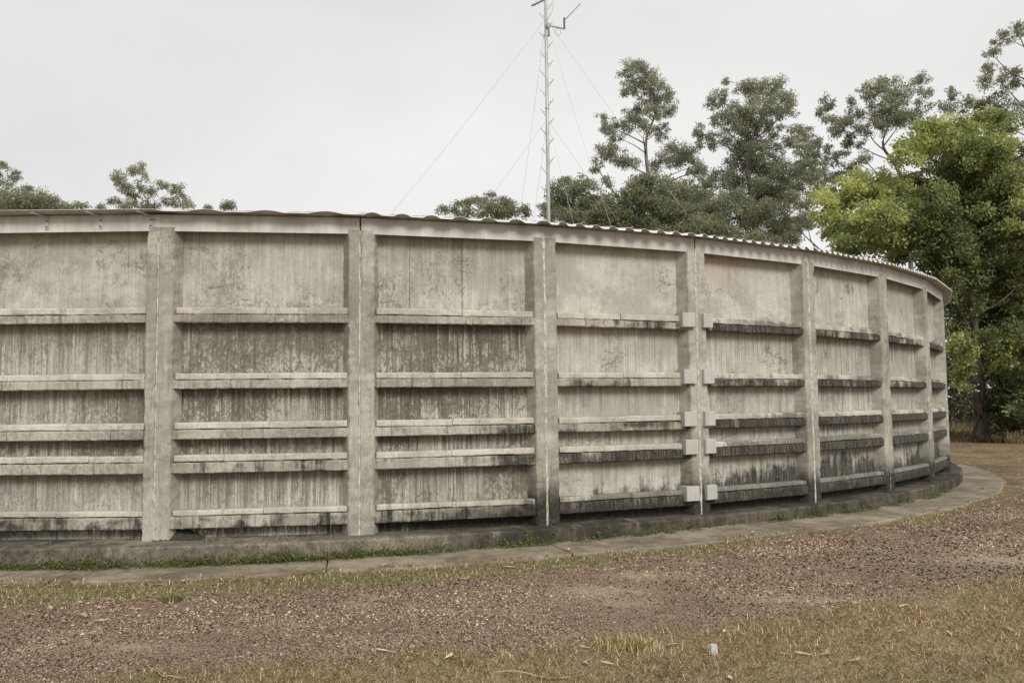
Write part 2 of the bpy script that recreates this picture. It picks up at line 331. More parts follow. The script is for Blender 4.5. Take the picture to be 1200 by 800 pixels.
# pilasters: two ribs meeting at a mortared joint; the section is in tank-radial coordinates of one seam
def rib_section(jit=0):
    ca, sa = math.cos(DA/2), math.sin(DA/2)
    def right(x, y): return (x*ca - y*sa, x*sa + y*ca)      # bay to the right of the seam, turned by +DA/2
    def left(x, y): return (-x*ca + y*sa, x*sa + y*ca)
    pr = [(.011, .05), (.011, .004), (.016, 0), (WR-.012, 0), (WR, .012), (WR+SPL, DEP+.02)]
    plf = [(.011, .05), (.011, .004), (.016, 0), (WL-.012, 0), (WL, .012), (WL+SPL, DEP+.02)]
    return [right(*q) for q in pr], [left(*q) for q in plf]
zsec = np.linspace(ZB-.03, ZT+.035, 60)
for i in range(I0, I1+1):
    p = seam(i)-Vector((CX, CY, 0)); rz = A0+DA*i+math.pi/2
    mb = MB(); rr_, ll_ = rib_section()
    for sec, sg in ((rr_, 1), (ll_, -1)):
        back = [(sec[-1][0], .34), (sec[0][0], .34)]
        rings = []
        for zc in zsec:
            j = [(random.gauss(0, .003), random.gauss(0, .003)) for _ in sec]
            if random.random() < .12: j[3] = (-sg*random.uniform(.008, .02), random.uniform(.002, .008)); j[4] = (-sg*.006, random.uniform(.008, .02))
            pts = [(x+j[k][0], y+j[k][1], zc) for k, (x, y) in enumerate(sec)]+[(x, y, zc) for x, y in back]
            rings.append(pts if sg < 0 else pts[::-1])
        mb.sweep(rings[::-1] if True else rings)
    pil = mb.build('pilaster', m_rib, tank, p, rz)
    jm = MB(); rings = []
    for zc in np.linspace(ZB, ZT+.03, 60):
        w1, w2, dd = .009+abs(random.gauss(0, .006)), .009+abs(random.gauss(0, .006)), .006+random.gauss(0, .002)
        if i in (2, 3, 4) : w1 *= 1.5; w2 *= 1.6; dd -= .009
        rings.append([(-w1, dd+.012, zc), (-w1*.6, dd, zc), (w2*.6, dd, zc), (w2, dd+.012, zc), (0, .06, zc)])
    jm.sweep(rings); jm.build('mortar_joint', m_mortar, pil)
# bays
CAPS = [(2.90, 2.99), (2.045, 2.127), (1.405, 1.49), (.986, 1.07), (.3, .37)]
BEAM = [(2.785, 2.892), (1.925, 2.037), (1.275, 1.395), (.84, .975), (.135, .288)]
xa, xb = WR+SPL-.03, LP-WL-SPL+.03
m_joint = concrete('stained_joint', (.3, .28, .24), (.2, .185, .155), .5, .3, .2)
ROWS = {-1: (.3, .8, .85, .95, .75), 0: (.38, .95, 1.08, 1.05, .85), 1: (.42, 1.15, 1.15, 1.1, .95), 2: (.18, .55, .62, .7, .5), 3: (.28, .6, .65, .75, .6), 4: (.38, .8, .75, .85, .7), 5: (.42, .85, .85, .9, .8)}
def rowk(i, ri):                                           # how dirty each field of each bay is, painted ledge shadow included
    if ri == 5: return 2.
    return ROWS[i][ri] if i in ROWS else ROWS[(i*3) % 6][ri]
def panel_mesh(i):
    rows = [(4.12, 2.89)]+[(BEAM[k][0]+.05, BEAM[k+1][1]) for k in range(4)]+[(BEAM[4][0]+.05, -.04)]
    V, F, U = [], [], []
    for ri, (zt, zb) in enumerate(rows):
        nx, nz = 10, 4; b = len(V)
        for a in range(nz+1):
            for c in range(nx+1):
                V.append((xa+(xb-xa)*c/nx, DEP+random.gauss(0, .0015), ZB+zt+(zb-zt)*a/nz)); U.append((rowk(i, ri), 1-a/nz))
        for a in range(nz):
            for c in range(nx): F.append((b+a*(nx+1)+c, b+(a+1)*(nx+1)+c, b+(a+1)*(nx+1)+c+1, b+a*(nx+1)+c+1))
    b = len(V); V += [(xa, .36, ZB-.04), (xb, .36, ZB-.04), (xb, .36, ZB+4.12), (xa, .36, ZB+4.12)]; U += [(.5, 0)]*4; F.append((b, b+3, b+2, b+1)[::-1])
    me = bpy.data.meshes.new('wall_panel'); me.from_pydata(V, [], F); me.materials.append(m_panel)
    uv = me.uv_layers.new(name='UVMap')
    for l in me.loops: uv.data[l.index].uv = U[l.vertex_index]
    return me
def ledge_mb(b0, b1):
    mb = MB(); rings = []; n = 44; x0, x1 = WR-.006, LP-WL+.006
    for k in range(n+1):
        x = x0+(x1-x0)*k/n; j = lambda s=.0035: random.gauss(0, s)
        yf = .016+(random.uniform(.008, .022) if random.random() < .05 else 0)
        rings.append([(x, .24, b0+.055), (x, yf+.02, b0+j(.001)), (x, yf+.004+j(), b0+.012+j()), (x, yf+.004+j(), b1-.012+j()), (x, yf+.016, b1+j(.002)), (x, .24, b1+.022)][::-1])
    mb.sweep(rings); return mb
def cap_mbs(c0, c1, nseg):
    x0, x1 = WR+.03, LP-WL-.012
    cuts = [x0]+sorted(x0+(x1-x0)*(q/nseg+random.uniform(-.05, .05)) for q in range(1, nseg))+[x1]
    for a, b in zip(cuts[:-1], cuts[1:]):
        mb = MB(); rings = []; n = 10; dz, dy, tl = random.uniform(-.004, .004), random.uniform(-.006, .006), random.uniform(-.004, .004)
        for k in range(n+1):
            x = a+.003+(b-a-.006)*k/n; j = lambda s=.0022: random.gauss(0, s)
            e = dz+tl*(k/n-.5); y0 = .04+dy
            rings.append([(x, .14, ZB+c0+.002), (x, y0+.008, ZB+c0+.002+e+j()), (x, y0+j(), ZB+c0+.014+e+j()), (x, y0+.002+j(), ZB+c1-.016+e+j()), (x, y0+.018, ZB+c1+e+j()), (x, .14, ZB+c1+.004+e)][::-1])
        mb.sweep(rings); yield mb
band_bm = {}
for i in range(I0, I1):
    p, rz = frame(i)
    pn = link('wall_panel', panel_mesh(i), tank, p, rz)
    for k in range(5):
        ledge_mb(ZB+BEAM[k][0], ZB+BEAM[k][1]).build('ledge', m_ledge, pn)
        nseg = 3 if k == 3 and i != 1 else 2
        for mb in cap_mbs(*CAPS[k], nseg): mb.build('ledge_cap', m_cap, pn)
    # form-board ridges that stand out on some panels
    ridges = {1: [(.70, 0, .012, .004), (1.44, 0, .018, .006)], 2: [(1.52, 1, .012, .005), (1.62, 1, .018, .007), (1.55, 2, .012, .004)], -1: [(2.05, 0, .01, .003)], 3: [(.75, 3, .012, .004)], 4: [(1.9, 0, .012, .003)], 5: [(1.9, 0, .02, .006), (1.9, 1, .02, .005)], 6: [(1.2, 0, .02, .006)]}.get(i, [])
    rws = [(4.0, 2.9), (2.8, 2.05), (1.94, 1.4), (1.29, .98), (.86, .3)]
    for x, row, wd, th in ridges:
        mb = MB(); mb.box(x-wd/2, x+wd/2, DEP-th, DEP+.01, ZB+rws[row][1], ZB+rws[row][0]); mb.build('form_ridge', m_joint if i == 1 else m_panel, pn)
    # zinc flashing above the panel, one length per bay, lapped at the pilaster
    mb = MB(); z0, z1 = ZB+3.985, ZB+4.2; lap = .03
    e = .004 if i % 2 else .001
    mb.sweep([[(x, .012-e, z0), (x, .0135-e, z0-.002), (x, .016-e, z0), (x, .016-e, z1), (x, .012-e, z1)] for x in (-.005+.02*(i % 2), LP*.33, LP*.66, LP-.005+.02*(i % 2))])
    bd_ = mb.build('flashing', m_band, tank, p, rz)
    for zz in (.04, .15):
        rv = MB(); rv.tube([(LP-.06, .011-e, z0+zz), (LP-.06, .003-e, z0+zz)], .008, 6); rv.build('rivet', m_dark, bd_)
# the rest of the wall, round the back
mb = MB(); rings = []
for k in range(0, 200):
    a = A0+DA*I1+(2*math.pi-DA*(I1-I0))*k/199
    rings.append([(rr*math.cos(a), rr*math.sin(a), zz) for rr, zz in ((17.8, ZB-.03), (17.95, ZB-.03), (17.95, ZB+4.2), (17.8, ZB+4.2))])
mb.sweep([r_[::-1] for r_ in rings]); mb.build('rear_wall', m_rib, tank)
# corrugated roof: ribs all run one way, the sheets are cut round; pans are turned down at the eave
LAM, TD = .1148, math.radians(-91.25)
RV = 18.30

def wave(a, r):
    ph = (r*np.cos(a-TD)-18.2611)/LAM
    return np.clip(np.cos(2*np.pi*ph), -.35, 1)             # narrow crests, wide pans
def RE(a): return RV*math.cos(DA/2)/np.cos((a-A0) % DA-DA/2)         # cut straight from pilaster to pilaster
th = np.radians(np.concatenate([np.arange(-150, 10, .045), np.arange(10, 210.01, .5)]))
ZR = ZB+4.215; AMP = .024
rT = RE(th); rs = [17.4+0*th, 17.9+0*th, 18.2+0*th, rT-.03, rT]
vv = []
for r in rs:
    h = AMP*wave(th, r); vv.append(np.stack([r*np.cos(th), r*np.sin(th), ZR+h+.006*(rT-r)], 1))
n = len(th); Vr = np.concatenate(vv+[np.array([[0, 0, ZR+.25]])]); Fr = []
j = np.arange(n-1)
Fq = np.concatenate([np.stack([k*n+j, (k+1)*n+j, (k+1)*n+j+1, k*n+j+1], 1) for k in range(len(rs)-1)])
me = mesh_np('roof_sheet', Vr[:-1], Fq, m_roof, None, False); link('roof_sheet', me, tank)
mb = MB(); rings = [[(17.45*math.cos(a), 17.45*math.sin(a), ZR+.01), (.5*math.cos(a), .5*math.sin(a), ZR+.26)] for a in np.linspace(0, 2*math.pi, 90)]
b = 0
for r_ in rings: mb.v += r_
for k in range(89): mb.f.append((2*k, 2*k+2, 2*k+3, 2*k+1))
mb.build('roof_deck', m_roof, tank)
# turned-down pan ends along the eave
hE = AMP*wave(th, rT); pan = sstep(.5*AMP, -.3*AMP, hE)*sstep(.14, .42, np.abs(np.sin(th-TD)))
top = np.stack([rT*np.cos(th), rT*np.sin(th), ZR+hE+.003+.006*pan], 1)
low = np.stack([(rT+.02*pan+.003)*np.cos(th), (rT+.02*pan+.003)*np.sin(th), ZR+hE-.001-.02*pan], 1)
link('eave_lip', mesh_np('eave_lip', np.concatenate([top, low]), np.stack([j, n+j, n+j+1, j+1], 1), m_lip), tank)
# strap brackets on the flashing at the left end
for px in (55, 118, 177):
    d = ray(px, 262); ai = A0+DA*(-.5) if px < 180 else A0+DA*.5
    nn = Vector((math.cos(ai), math.sin(ai), 0)); D = R*math.cos(DA/2)
    P = d*((D+nn.dot(Vector((CX, CY, 0))))/nn.dot(d)); s = P-seam(-1); tt = Vector((-math.sin(ai), math.cos(ai), 0)); x = s.dot(tt)
    p, rz = frame(-1)
    mb = MB(); z0 = ZB+4.02; mb.box(x-.022, x+.022, -.004, .02, z0, z0+.165)
    mb.sweep([[(x-.018, .006, z0+.15), (x+.018, .006, z0+.15), (x+.018, -.002, z0+.16), (x-.018, -.002, z0+.16)], [(x-.11, -.2, z0+.178), (x-.075, -.2, z0+.178), (x-.075, -.2, z0+.184), (x-.11, -.2, z0+.184)]])
    br = mb.build('bracket', m_steel, tank, p, rz)
    for zz in (.03, .11):
        bt = MB(); bt.tube([(x, -.003, z0+zz), (x, -.016, z0+zz)], .011, 6); bt.build('bolt', m_dark, br)
# tendon anchor covers either side of the fourth visible pilaster
def cover(i, x0, x1, z0, z1):
    p, rz = frame(i); mb = MB(); y0, y1, c = -.065, .14, .008
    rings = []
    for y, e in ((y1, 0), (y0+c, 0), (y0, c)):
        rings.append([(x0+e, y, z0+e), (x1-e, y, z0+e), (x1-e, y, z1-e), (x0+e, y, z1-e)])
    mb.sweep(rings)
    return mb.build('anchor_cover', m_box, tank, p, rz)
for k, (ca_, cb_) in enumerate(CAPS):
    zc = ZB+(ca_+cb_)/2-(.03 if k else .03)
    q = random.uniform(-.01, .01); hgt = .125
    cover(2, LP-WL-.155+q, LP-WL+.075+q, zc-hgt+.03, zc+hgt)
    cover(3, WR-.125+.02*(k == 0), WR+.085, zc-hgt+.03, zc+hgt)
# ------------------------------------------------------------------ radio mast standing on the roof
MX, MY, MZ = 1.36, 31.0, ZR+.18
MTOP = 17.4
mast = tag(empty('radio_mast', (MX, MY, MZ)), 'thin pale steel mast with climbing steps, antennas and guy wires above the tank roof', 'mast')
H = MTOP-MZ
mb = MB(); mb.tube([(0, 0, 0), (0, 0, H)], [.07, .058], 12); mb.build('pole', m_steel, mast, smooth=True)
mb = MB(); mb.box(-.25, .25, -.25, .25, -.02, .015); mb.build('base_plate', m_steel, mast)
for q in range(4):
    zc = 2.5+2.7*q; mb = MB(); mb.tube([(0, 0, zc), (0, 0, zc+.05)], .075, 12); mb.build('collar', m_steel, mast)
def imgz(py): return EYE+(ray(645, py).z/ray(645, py).y)*MY-MZ
zst = imgz(222)
for q in range(30):
    zc = zst+q*.357; sg = -1 if q % 2 == 0 else 1
    if zc > H-.2: break
    mb = MB(); mb.tube([(sg*.055, 0, zc-.14), (sg*.2, 0, zc+.06)], .018, 5); mb.tube([(sg*.2, 0, zc+.06), (sg*.23, 0, zc+.12)], .016, 5)
    mb.tube([(sg*.055, 0, zc+.0), (sg*.16, 0, zc+.005)], .01, 5); mb.build('step', m_steel, mast)
# side arm with a yagi antenna
za = imgz(31)
mb = MB(); mb.tube([(.05, -.05, za+.02), (.62, -.12, za-.14)], .035, 6); mb.tube([(.0, 0, za), (0.1, -.1, za)], .09, 8); mb.build('side_arm', m_steel, mast)
mb = MB(); mb.tube([(.1, -.04, za-.4), (.1, -.04, za-.02)], .03, 6); mb.build('junction_box', m_dark, mast)
mb = MB(); mb.tube([(.66, -.12, za-.16), (.66, -.12, za+.26)], .035, 8); mb.build('arm_post', m_dark, mast)
def yagi(p0, p1, ne, el, m1, nm, th=.018):
    mb = MB(); p0, p1 = Vector(p0), Vector(p1); mb.tube([p0, p1], th, 5); b = mb.build(nm, m1, mast)
    dr = (p1-p0).normalized(); sd_ = dr.cross(Vector((.25, 0, .97))).normalized()
    sd_ = (sd_*.7+dr.cross(sd_)*.7).normalized()
    for k in range(ne):
        c = p0.lerp(p1, .12+.85*k/(ne-1)); e = MB(); e.tube([c-sd_*el/2, c+sd_*el/2], .007, 4); e.build('antenna_element', m1, b)
yagi((.7, -.12, za+.2), (1.24, -.5, za+.62), 7, .3, m_steel, 'antenna_boom')
yagi((-.52, -.35, imgz(12)), (.12, .1, imgz(-4)), 5, .2, m_dark, 'antenna_boom', .03)
mb = MB(); zw = imgz(20); pts = [(.05, 0, zw-.1), (.18, 0, zw+.1), (.25, 0, zw+.25), (.27, 0, zw+.4), (.27, 0, zw+1.1)]; mb.tube(pts, .016, 5); mb.build('whip_antenna', m_steel, mast)
mb = MB(); mb.tube([(.42+.11*math.cos(t), -.1, za-.27+.13*math.sin(t)) for t in np.linspace(1.2, 7.2, 20)], .006, 4); mb.build('cable_loop', m_dark, mast)
zg = {1: (imgz(22), 8.9), 2: (imgz(140), 5.5)}
for lv, (z0, rad) in zg.items():
    for q in range(4):
        a = math.radians(12+90*q)
        d = (math.cos(a)*rad, math.sin(a)*rad, -.12)
        mb = MB(); pts = [(d[0]*t, d[1]*t, z0+(d[2]-z0)*t-.25*math.sin(math.pi*t)*(lv == 1)) for t in np.linspace(0.004, 1, 9)]
        mb.tube(pts, .0045, 4); mb.build('guy_wire', m_steel, mast)
# ------------------------------------------------------------------ trees
def leaf_cloud(P, D, N, ln, wd, colr):                      # P base points, D leaf axes, N normals -> quads
    S = np.cross(D, N); S /= np.linalg.norm(S, axis=1, keepdims=True)+1e-9
    a = P; b = P+D*(ln*.45)[:, None]+S*(wd*.5)[:, None]; c = P+D*ln[:, None]; d = P+D*(ln*.45)[:, None]-S*(wd*.5)[:, None]
    V = np.stack([a, b, c, d], 1).reshape(-1, 3); F = np.arange(len(V)).reshape(-1, 4)
    return V, F, np.repeat(colr, 4, 0)
GUM = dict(c0=(.215, .225, .15), c1=(.35, .358, .24), c2=(.45, .45, .3), ln=.2, wd=.058, droop=.7, dens=1.5, gr=1.3, cr=.4, mm=1.35)
OLIVE = dict(c0=(.18, .19, .12), c1=(.31, .32, .19), c2=(.42, .425, .23), ln=.19, wd=.08, droop=.5, dens=1.3, gr=1.4, cr=.44, mm=1.25)
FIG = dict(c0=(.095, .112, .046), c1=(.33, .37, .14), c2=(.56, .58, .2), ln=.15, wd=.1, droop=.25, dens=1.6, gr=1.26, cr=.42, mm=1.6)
def unit(v): return v/(np.linalg.norm(v, axis=1, keepdims=True)+1e-9)
def tree(name, label, y, trunk, blobs, st, mbark, tr=.22, spread=2.2, twig=.02, seed=1, lim=None, branchcol=True, group='trees around the tank'):
    rg = np.random.default_rng(seed); rd = random.Random(seed)
    base = at_depth(trunk[0][0], trunk[0][1], y); root = tag(empty(name, (base.x, base.y, -.05)), label, 'tree', group)
    off = Vector((base.x, base.y, -.05))
    pts = [Vector((base.x, base.y, -.05))]
    tp = [at_depth(px, py, y+rd.uniform(-.5, .5)) for px, py in trunk]
    if tp[0].z > 1.5: pts.append(Vector((base.x+rd.uniform(-.3, .3), base.y, tp[0].z*.5)))
    pts += tp if tp[0].z > .8 else tp[1:]
    # smooth the trunk
    def smooth(ps, k=4):
        out = []
        for a in range(len(ps)-1):
            p0, p1, p2, p3 = ps[max(a-1, 0)], ps[a], ps[a+1], ps[min(a+2, len(ps)-1)]
            for q in range(k):
                t = q/k; out.append(.5*((2*p1)+(p2-p0)*t+(2*p0-5*p1+4*p2-p3)*t*t+(3*p1-p0-3*p2+p3)*t**3))
        return out+[ps[-1]]
    sp = smooth(pts); n = len(sp)
    mb = MB(); rads = [max(tr*.7*(1-.88*k/(n-1)), .025)*(1.5 if k == 0 else 1.15 if k == 1 else 1) for k in range(n)]
    mb.tube([p-off for p in sp], rads, 9); mb.build('trunk', mbark, root, smooth=True)
    PP, DD, NN, LL, WW, CC = [], [], [], [], [], []
    tw = MB(); sc_ = y/FPX
    bl = []
    for (px, py, rx, ry, *ex) in blobs:
        dy = ex[1] if len(ex) > 1 else rd.uniform(-spread, spread); tone = ex[0] if ex else 0
        c = at_depth(px, py, y+dy)
        bl.append((c, rx*sc_*st['gr'], ry*sc_*st['gr'], tone))
    bl.sort(key=lambda b: (b[0]-sp[-1]).length)
    nodes = [(sp[k], rads[k]) for k in range(1, n)]
    for c, rx, ry, tone in bl:
        # limb
        cost = lambda s_: (s_-c).length+3*max(0, s_.z-c.z+.65*math.hypot(s_.x-c.x, s_.y-c.y))
        s0, rs0 = min(nodes, key=lambda q: cost(q[0]))
        if (c-s0).length > .4:
            ln = (c-s0).length
            mid = s0.lerp(c, .5)+Vector((rd.uniform(-1, 1), rd.uniform(-1, 1), rd.uniform(-.5, .7)))*ln*.16
            ls = smooth([s0, mid, c], 4); r0 = min(rs0*.75, .022+.011*ln)
            lm = MB(); lm.tube([p-off for p in ls], [r0*(1-.75*q/(len(ls)-1)) for q in range(len(ls))], 6); lm.build('branch', mbark, root, smooth=True); nodes.append((c, max(r0*.35, .02))); nodes.append((ls[len(ls)//2], r0*.6))
        area = math.pi*rx*ry; ncl = max(5, int(area*5.5*st['dens']+3))
        for q in range(ncl):
            v = np.array([rd.gauss(0, 1) for _ in range(3)]); v /= np.linalg.norm(v); rr = rd.uniform(.35, 1)**.6
            cc = np.array([c.x+v[0]*rr*rx, c.y+v[1]*rr*rx, c.z+v[2]*rr*ry])
            if lim and math.hypot(cc[0]-CX, cc[1]-CY) < lim and cc[2] < 5.2: continue
            m1 = c.lerp(Vector(cc), .5)+Vector((rd.uniform(-.15, .15), rd.uniform(-.15, .15), rd.uniform(-.1, .2)))*rx*.6
            tw.tube([c-off, m1-off, Vector(cc)-off], [twig, twig*.7, twig*.35], 3)
            cr = st['cr']*rd.uniform(.6, 1.3)*max(.75, min(1.35, rx)); m = int(st['mm']*(rd.uniform(34, 60)*(cr/.35)**1.5+6))
            o = rg.normal(0, 1, (m, 3)); o *= (cr*rg.uniform(.02, 1.15, (m, 1))**.6)/np.linalg.norm(o, axis=1, keepdims=True); o[:, 2] *= .75
            PP.append(cc+o)
            d = rg.normal(0, 1, (m, 3)); d = unit(d*(1-st['droop']*.6)); d[:, 2] -= st['droop']; DD.append(unit(d))
            nrm = rg.normal(0, 1, (m, 3)); nrm[:, 2] += .5; NN.append(nrm)
            LL.append(st['ln']*rg.uniform(.6, 1.25, m)); WW.append(st['wd']*rg.uniform(.7, 1.25, m))
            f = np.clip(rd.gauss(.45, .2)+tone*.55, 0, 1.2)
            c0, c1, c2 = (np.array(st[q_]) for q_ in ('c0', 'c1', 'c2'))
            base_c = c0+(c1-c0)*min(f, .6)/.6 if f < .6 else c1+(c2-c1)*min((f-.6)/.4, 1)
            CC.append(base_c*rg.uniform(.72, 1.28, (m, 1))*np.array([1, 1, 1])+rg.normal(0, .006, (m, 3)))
    V, F, C = leaf_cloud(np.concatenate(PP)-np.array(off), np.concatenate(DD), np.concatenate(NN), np.concatenate(LL), np.concatenate(WW), np.clip(np.concatenate(CC), .01, 1))
    cr_ = link('crown', mesh_np('crown', V, F, m_leaf, C), root)
    if tw.f: tag(tw.build('twigs', mbark, root), kind='stuff')
    return root
# tall thin gum over the middle of the roof
tree('gum_tree', 'tall thin gum tree with sparse leaf clumps and bare crooked limbs right of the mast', 60, [(764, 260), (761, 215), (757, 180), (758, 160), (765, 142), (770, 122), (758, 96)],
     [(742, 82, 13, 8), (752, 92, 14, 11), (735, 104, 9, 9), (772, 106, 12, 12), (755, 110, 11, 9), (779, 126, 12, 9), (741, 128, 9, 7), (766, 131, 10, 9), (737, 142, 15, 8), (714, 148, 10, 9), (705, 138, 5, 5), (722, 160, 7, 5), (774, 154, 9, 9), (758, 150, 7, 6),
      (715, 178, 14, 8), (738, 188, 14, 6), (699, 193, 9, 8), (712, 212, 5, 7), (795, 180, 18, 10), (812, 195, 9, 8), (773, 192, 12, 7), (826, 200, 5, 5), (786, 112, 5, 5), (748, 72, 5, 4)], GUM, m_gumbark, .3, 2.0, .016, 3)
tree('gum_tree', 'tall broad gum tree with many dark leaf clumps, left of the bright green tree', 57, [(885, 280), (882, 235), (876, 200), (882, 165), (893, 135), (897, 112)],
     [(900, 100, 16, 7), (878, 106, 15, 10), (915, 120, 13, 10), (842, 113, 9, 9), (834, 122, 7, 8), (857, 134, 15, 11), (890, 130, 18, 11), (920, 132, 9, 8), (824, 158, 10, 13), (838, 165, 9, 8), (860, 160, 14, 13), (888, 158, 17, 12), (906, 150, 9, 8),
      (932, 160, 13, 9), (950, 166, 10, 8), (942, 150, 6, 6), (866, 186, 18, 12), (895, 192, 18, 12), (922, 200, 14, 11), (848, 210, 17, 12), (878, 226, 24, 15), (908, 236, 18, 14), (838, 238, 20, 14), (805, 222, 13, 10), (862, 256, 26, 14), (900, 266, 24, 12), (945, 212, 9, 11), (938, 188, 8, 8), (925, 258, 12, 10), (840, 140, 6, 6), (818, 250, 14, 10), (780, 262, 16, 10), (936, 240, 8, 8), (850, 95, 3, 3), (820, 200, 8, 8), (812, 236, 14, 9), (792, 246, 14, 8), (884, 176, 12, 9), (910, 178, 10, 8), (920, 222, 12, 10), (890, 246, 18, 10), (862, 236, 14, 10), (926, 274, 12, 8), (806, 262, 12, 9), (826, 222, 9, 8), (934, 212, 7, 8), (942, 262, 8, 8), (895, 212, 14, 9)], GUM, m_gumbark, .34, 2.4, .016, 4)
tree('gum_tree', 'spreading gum tree with crooked branches showing above the bright green tree', 52, [(1060, 230), (1050, 195), (1035, 172), (1040, 150), (1052, 125)],
     [(968, 120, 9, 6), (962, 128, 5, 6), (976, 142, 11, 8), (988, 152, 13, 9), (1000, 137, 10, 9), (1022, 104, 14, 9), (1042, 100, 13, 8), (1030, 122, 16, 10), (1057, 112, 13, 10), (1076, 97, 10, 8), (1084, 108, 6, 6), (1058, 140, 16, 11), (1018, 148, 10, 7), (962, 172, 11, 8), (982, 184, 12, 8), (950, 205, 8, 9), (1000, 168, 9, 7), (1030, 150, 8, 6), (1078, 125, 9, 8), (940, 195, 6, 6), (958, 222, 8, 6), (934, 216, 8, 8), (928, 236, 8, 9), (944, 250, 8, 8), (932, 266, 8, 8), (948, 232, 6, 6), (1012, 186, 10, 7), (948, 180, 8, 7), (957, 194, 9, 7), (966, 206, 9, 7), (938, 172, 6, 6), (978, 208, 8, 6), (992, 198, 9, 7), (1035, 138, 10, 7), (1002, 118, 6, 5)], GUM, m_gumbark, .26, 2.0, .018, 5)
tree('gum_tree', 'gum tree with drooping leaf clumps at the upper right edge of the view', 46, [(1240, 240), (1232, 170), (1218, 110), (1206, 70), (1196, 45)],
     [(1192, 36, 13, 6), (1174, 46, 8, 6), (1163, 64, 6, 9), (1158, 82, 6, 6), (1152, 96, 6, 6), (1184, 84, 12, 6), (1196, 94, 11, 7), (1168, 116, 10, 8), (1180, 128, 15, 9), (1152, 128, 9, 11), (1112, 110, 6, 7), (1110, 124, 8, 7), (1134, 122, 10, 8), (1175, 98, 5, 6), (1215, 32, 14, 8), (1222, 70, 14, 10), (1236, 100, 14, 12), (1212, 128, 14, 10), (1145, 148, 9, 8), (1172, 145, 10, 8), (1240, 60, 12, 9)], GUM, m_gumbark, .26, 1.6, .018, 6)
tree('bushy_tree', 'low bushy tree directly right of the mast behind the roof', 54, [(672, 262), (672, 240), (671, 222)],
     [(672, 212, 13, 8), (657, 226, 13, 10), (690, 226, 13, 10), (672, 240, 22, 13), (703, 242, 15, 10), (644, 244, 9, 9), (660, 254, 14, 8), (690, 256, 16, 8), (716, 256, 14, 8)], OLIVE, m_gumbark, .2, 1.8, .015, 7)
tree('bushy_tree', 'wide olive green tree under the tall thin gum', 52, [(770, 275), (766, 250), (764, 225)],
     [(746, 222, 13, 9), (766, 214, 17, 9), (790, 225, 16, 10), (722, 243, 16, 12), (758, 246, 26, 14), (798, 252, 22, 14), (738, 264, 22, 10), (780, 274, 28, 10), (825, 270, 18, 10), (706, 262, 14, 8), (755, 232, 14, 8), (845, 278, 16, 8), (875, 282, 16, 8), (915, 284, 14, 7)], OLIVE, m_gumbark, .22, 1.8, .015, 8)
tree('bushy_tree', 'low rounded tree just left of the mast showing over the roof edge', 60, [(572, 262), (571, 248), (570, 238)],
     [(532, 243, 10, 4), (553, 239, 10, 6), (570, 232, 9, 6), (586, 239, 11, 7), (604, 243, 10, 5), (617, 249, 6, 4), (575, 246, 14, 6), (518, 247, 5, 3), (595, 250, 14, 5), (550, 249, 12, 4)], OLIVE, m_gumbark, .2, 1.8, .014, 9)
tree('gum_tree', 'grey green gum cut by the left edge of the view', 60, [(-20, 260), (-15, 225), (-8, 205)],
     [(0, 198, 9, 8), (8, 212, 10, 7), (-15, 190, 10, 10), (16, 226, 12, 7), (-5, 232, 14, 9), (30, 221, 5, 4), (20, 204, 3, 4), (-22, 215, 12, 10)], GUM, m_gumbark, .2, 1.6, .015, 10)
tree('bushy_tree', 'long low olive tree at the left beneath the grey green gum', 57, [(45, 262), (45, 248), (46, 236)],
     [(45, 233, 14, 6), (66, 239, 13, 5), (24, 236, 14, 7), (5, 240, 14, 6), (60, 246, 18, 5), (30, 246, 18, 5), (80, 244, 5, 3), (95, 242, 5, 2)], OLIVE, m_gumbark, .18, 1.6, .014, 11)
tree('gum_tree', 'open feathery gum over the left part of the roof', 58, [(182, 262), (178, 245), (170, 230), (160, 210)],
     [(136, 205, 7, 5), (141, 214, 5, 6), (158, 200, 5, 4), (164, 196, 5, 4), (166, 212, 6, 8), (151, 222, 8, 6), (158, 234, 8, 6), (176, 226, 5, 6), (188, 216, 6, 4), (204, 221, 7, 6), (200, 234, 9, 6), (146, 240, 9, 4), (176, 240, 9, 4), (220, 239, 6, 4), (212, 230, 5, 4), (133, 236, 5, 3), (160, 243, 12, 3)], GUM, m_gumbark, .15, 1.4, .018, 12)
tree('gum_tree', 'tiny gum tip poking above the roof left of centre', 62, [(268, 262), (268, 248), (268, 240)],
     [(268, 238, 4, 3), (263, 242, 4, 2), (272, 243, 3, 2), (243, 243, 2, 1), (118, 243, 5, 2)], GUM, m_gumbark, .1, 1., .014, 13)
SHR = dict(FIG, c0=(.03, .038, .014), c1=(.075, .09, .03), c2=(.13, .15, .05), dens=1.3)
Lf, Dk = .75, -.2
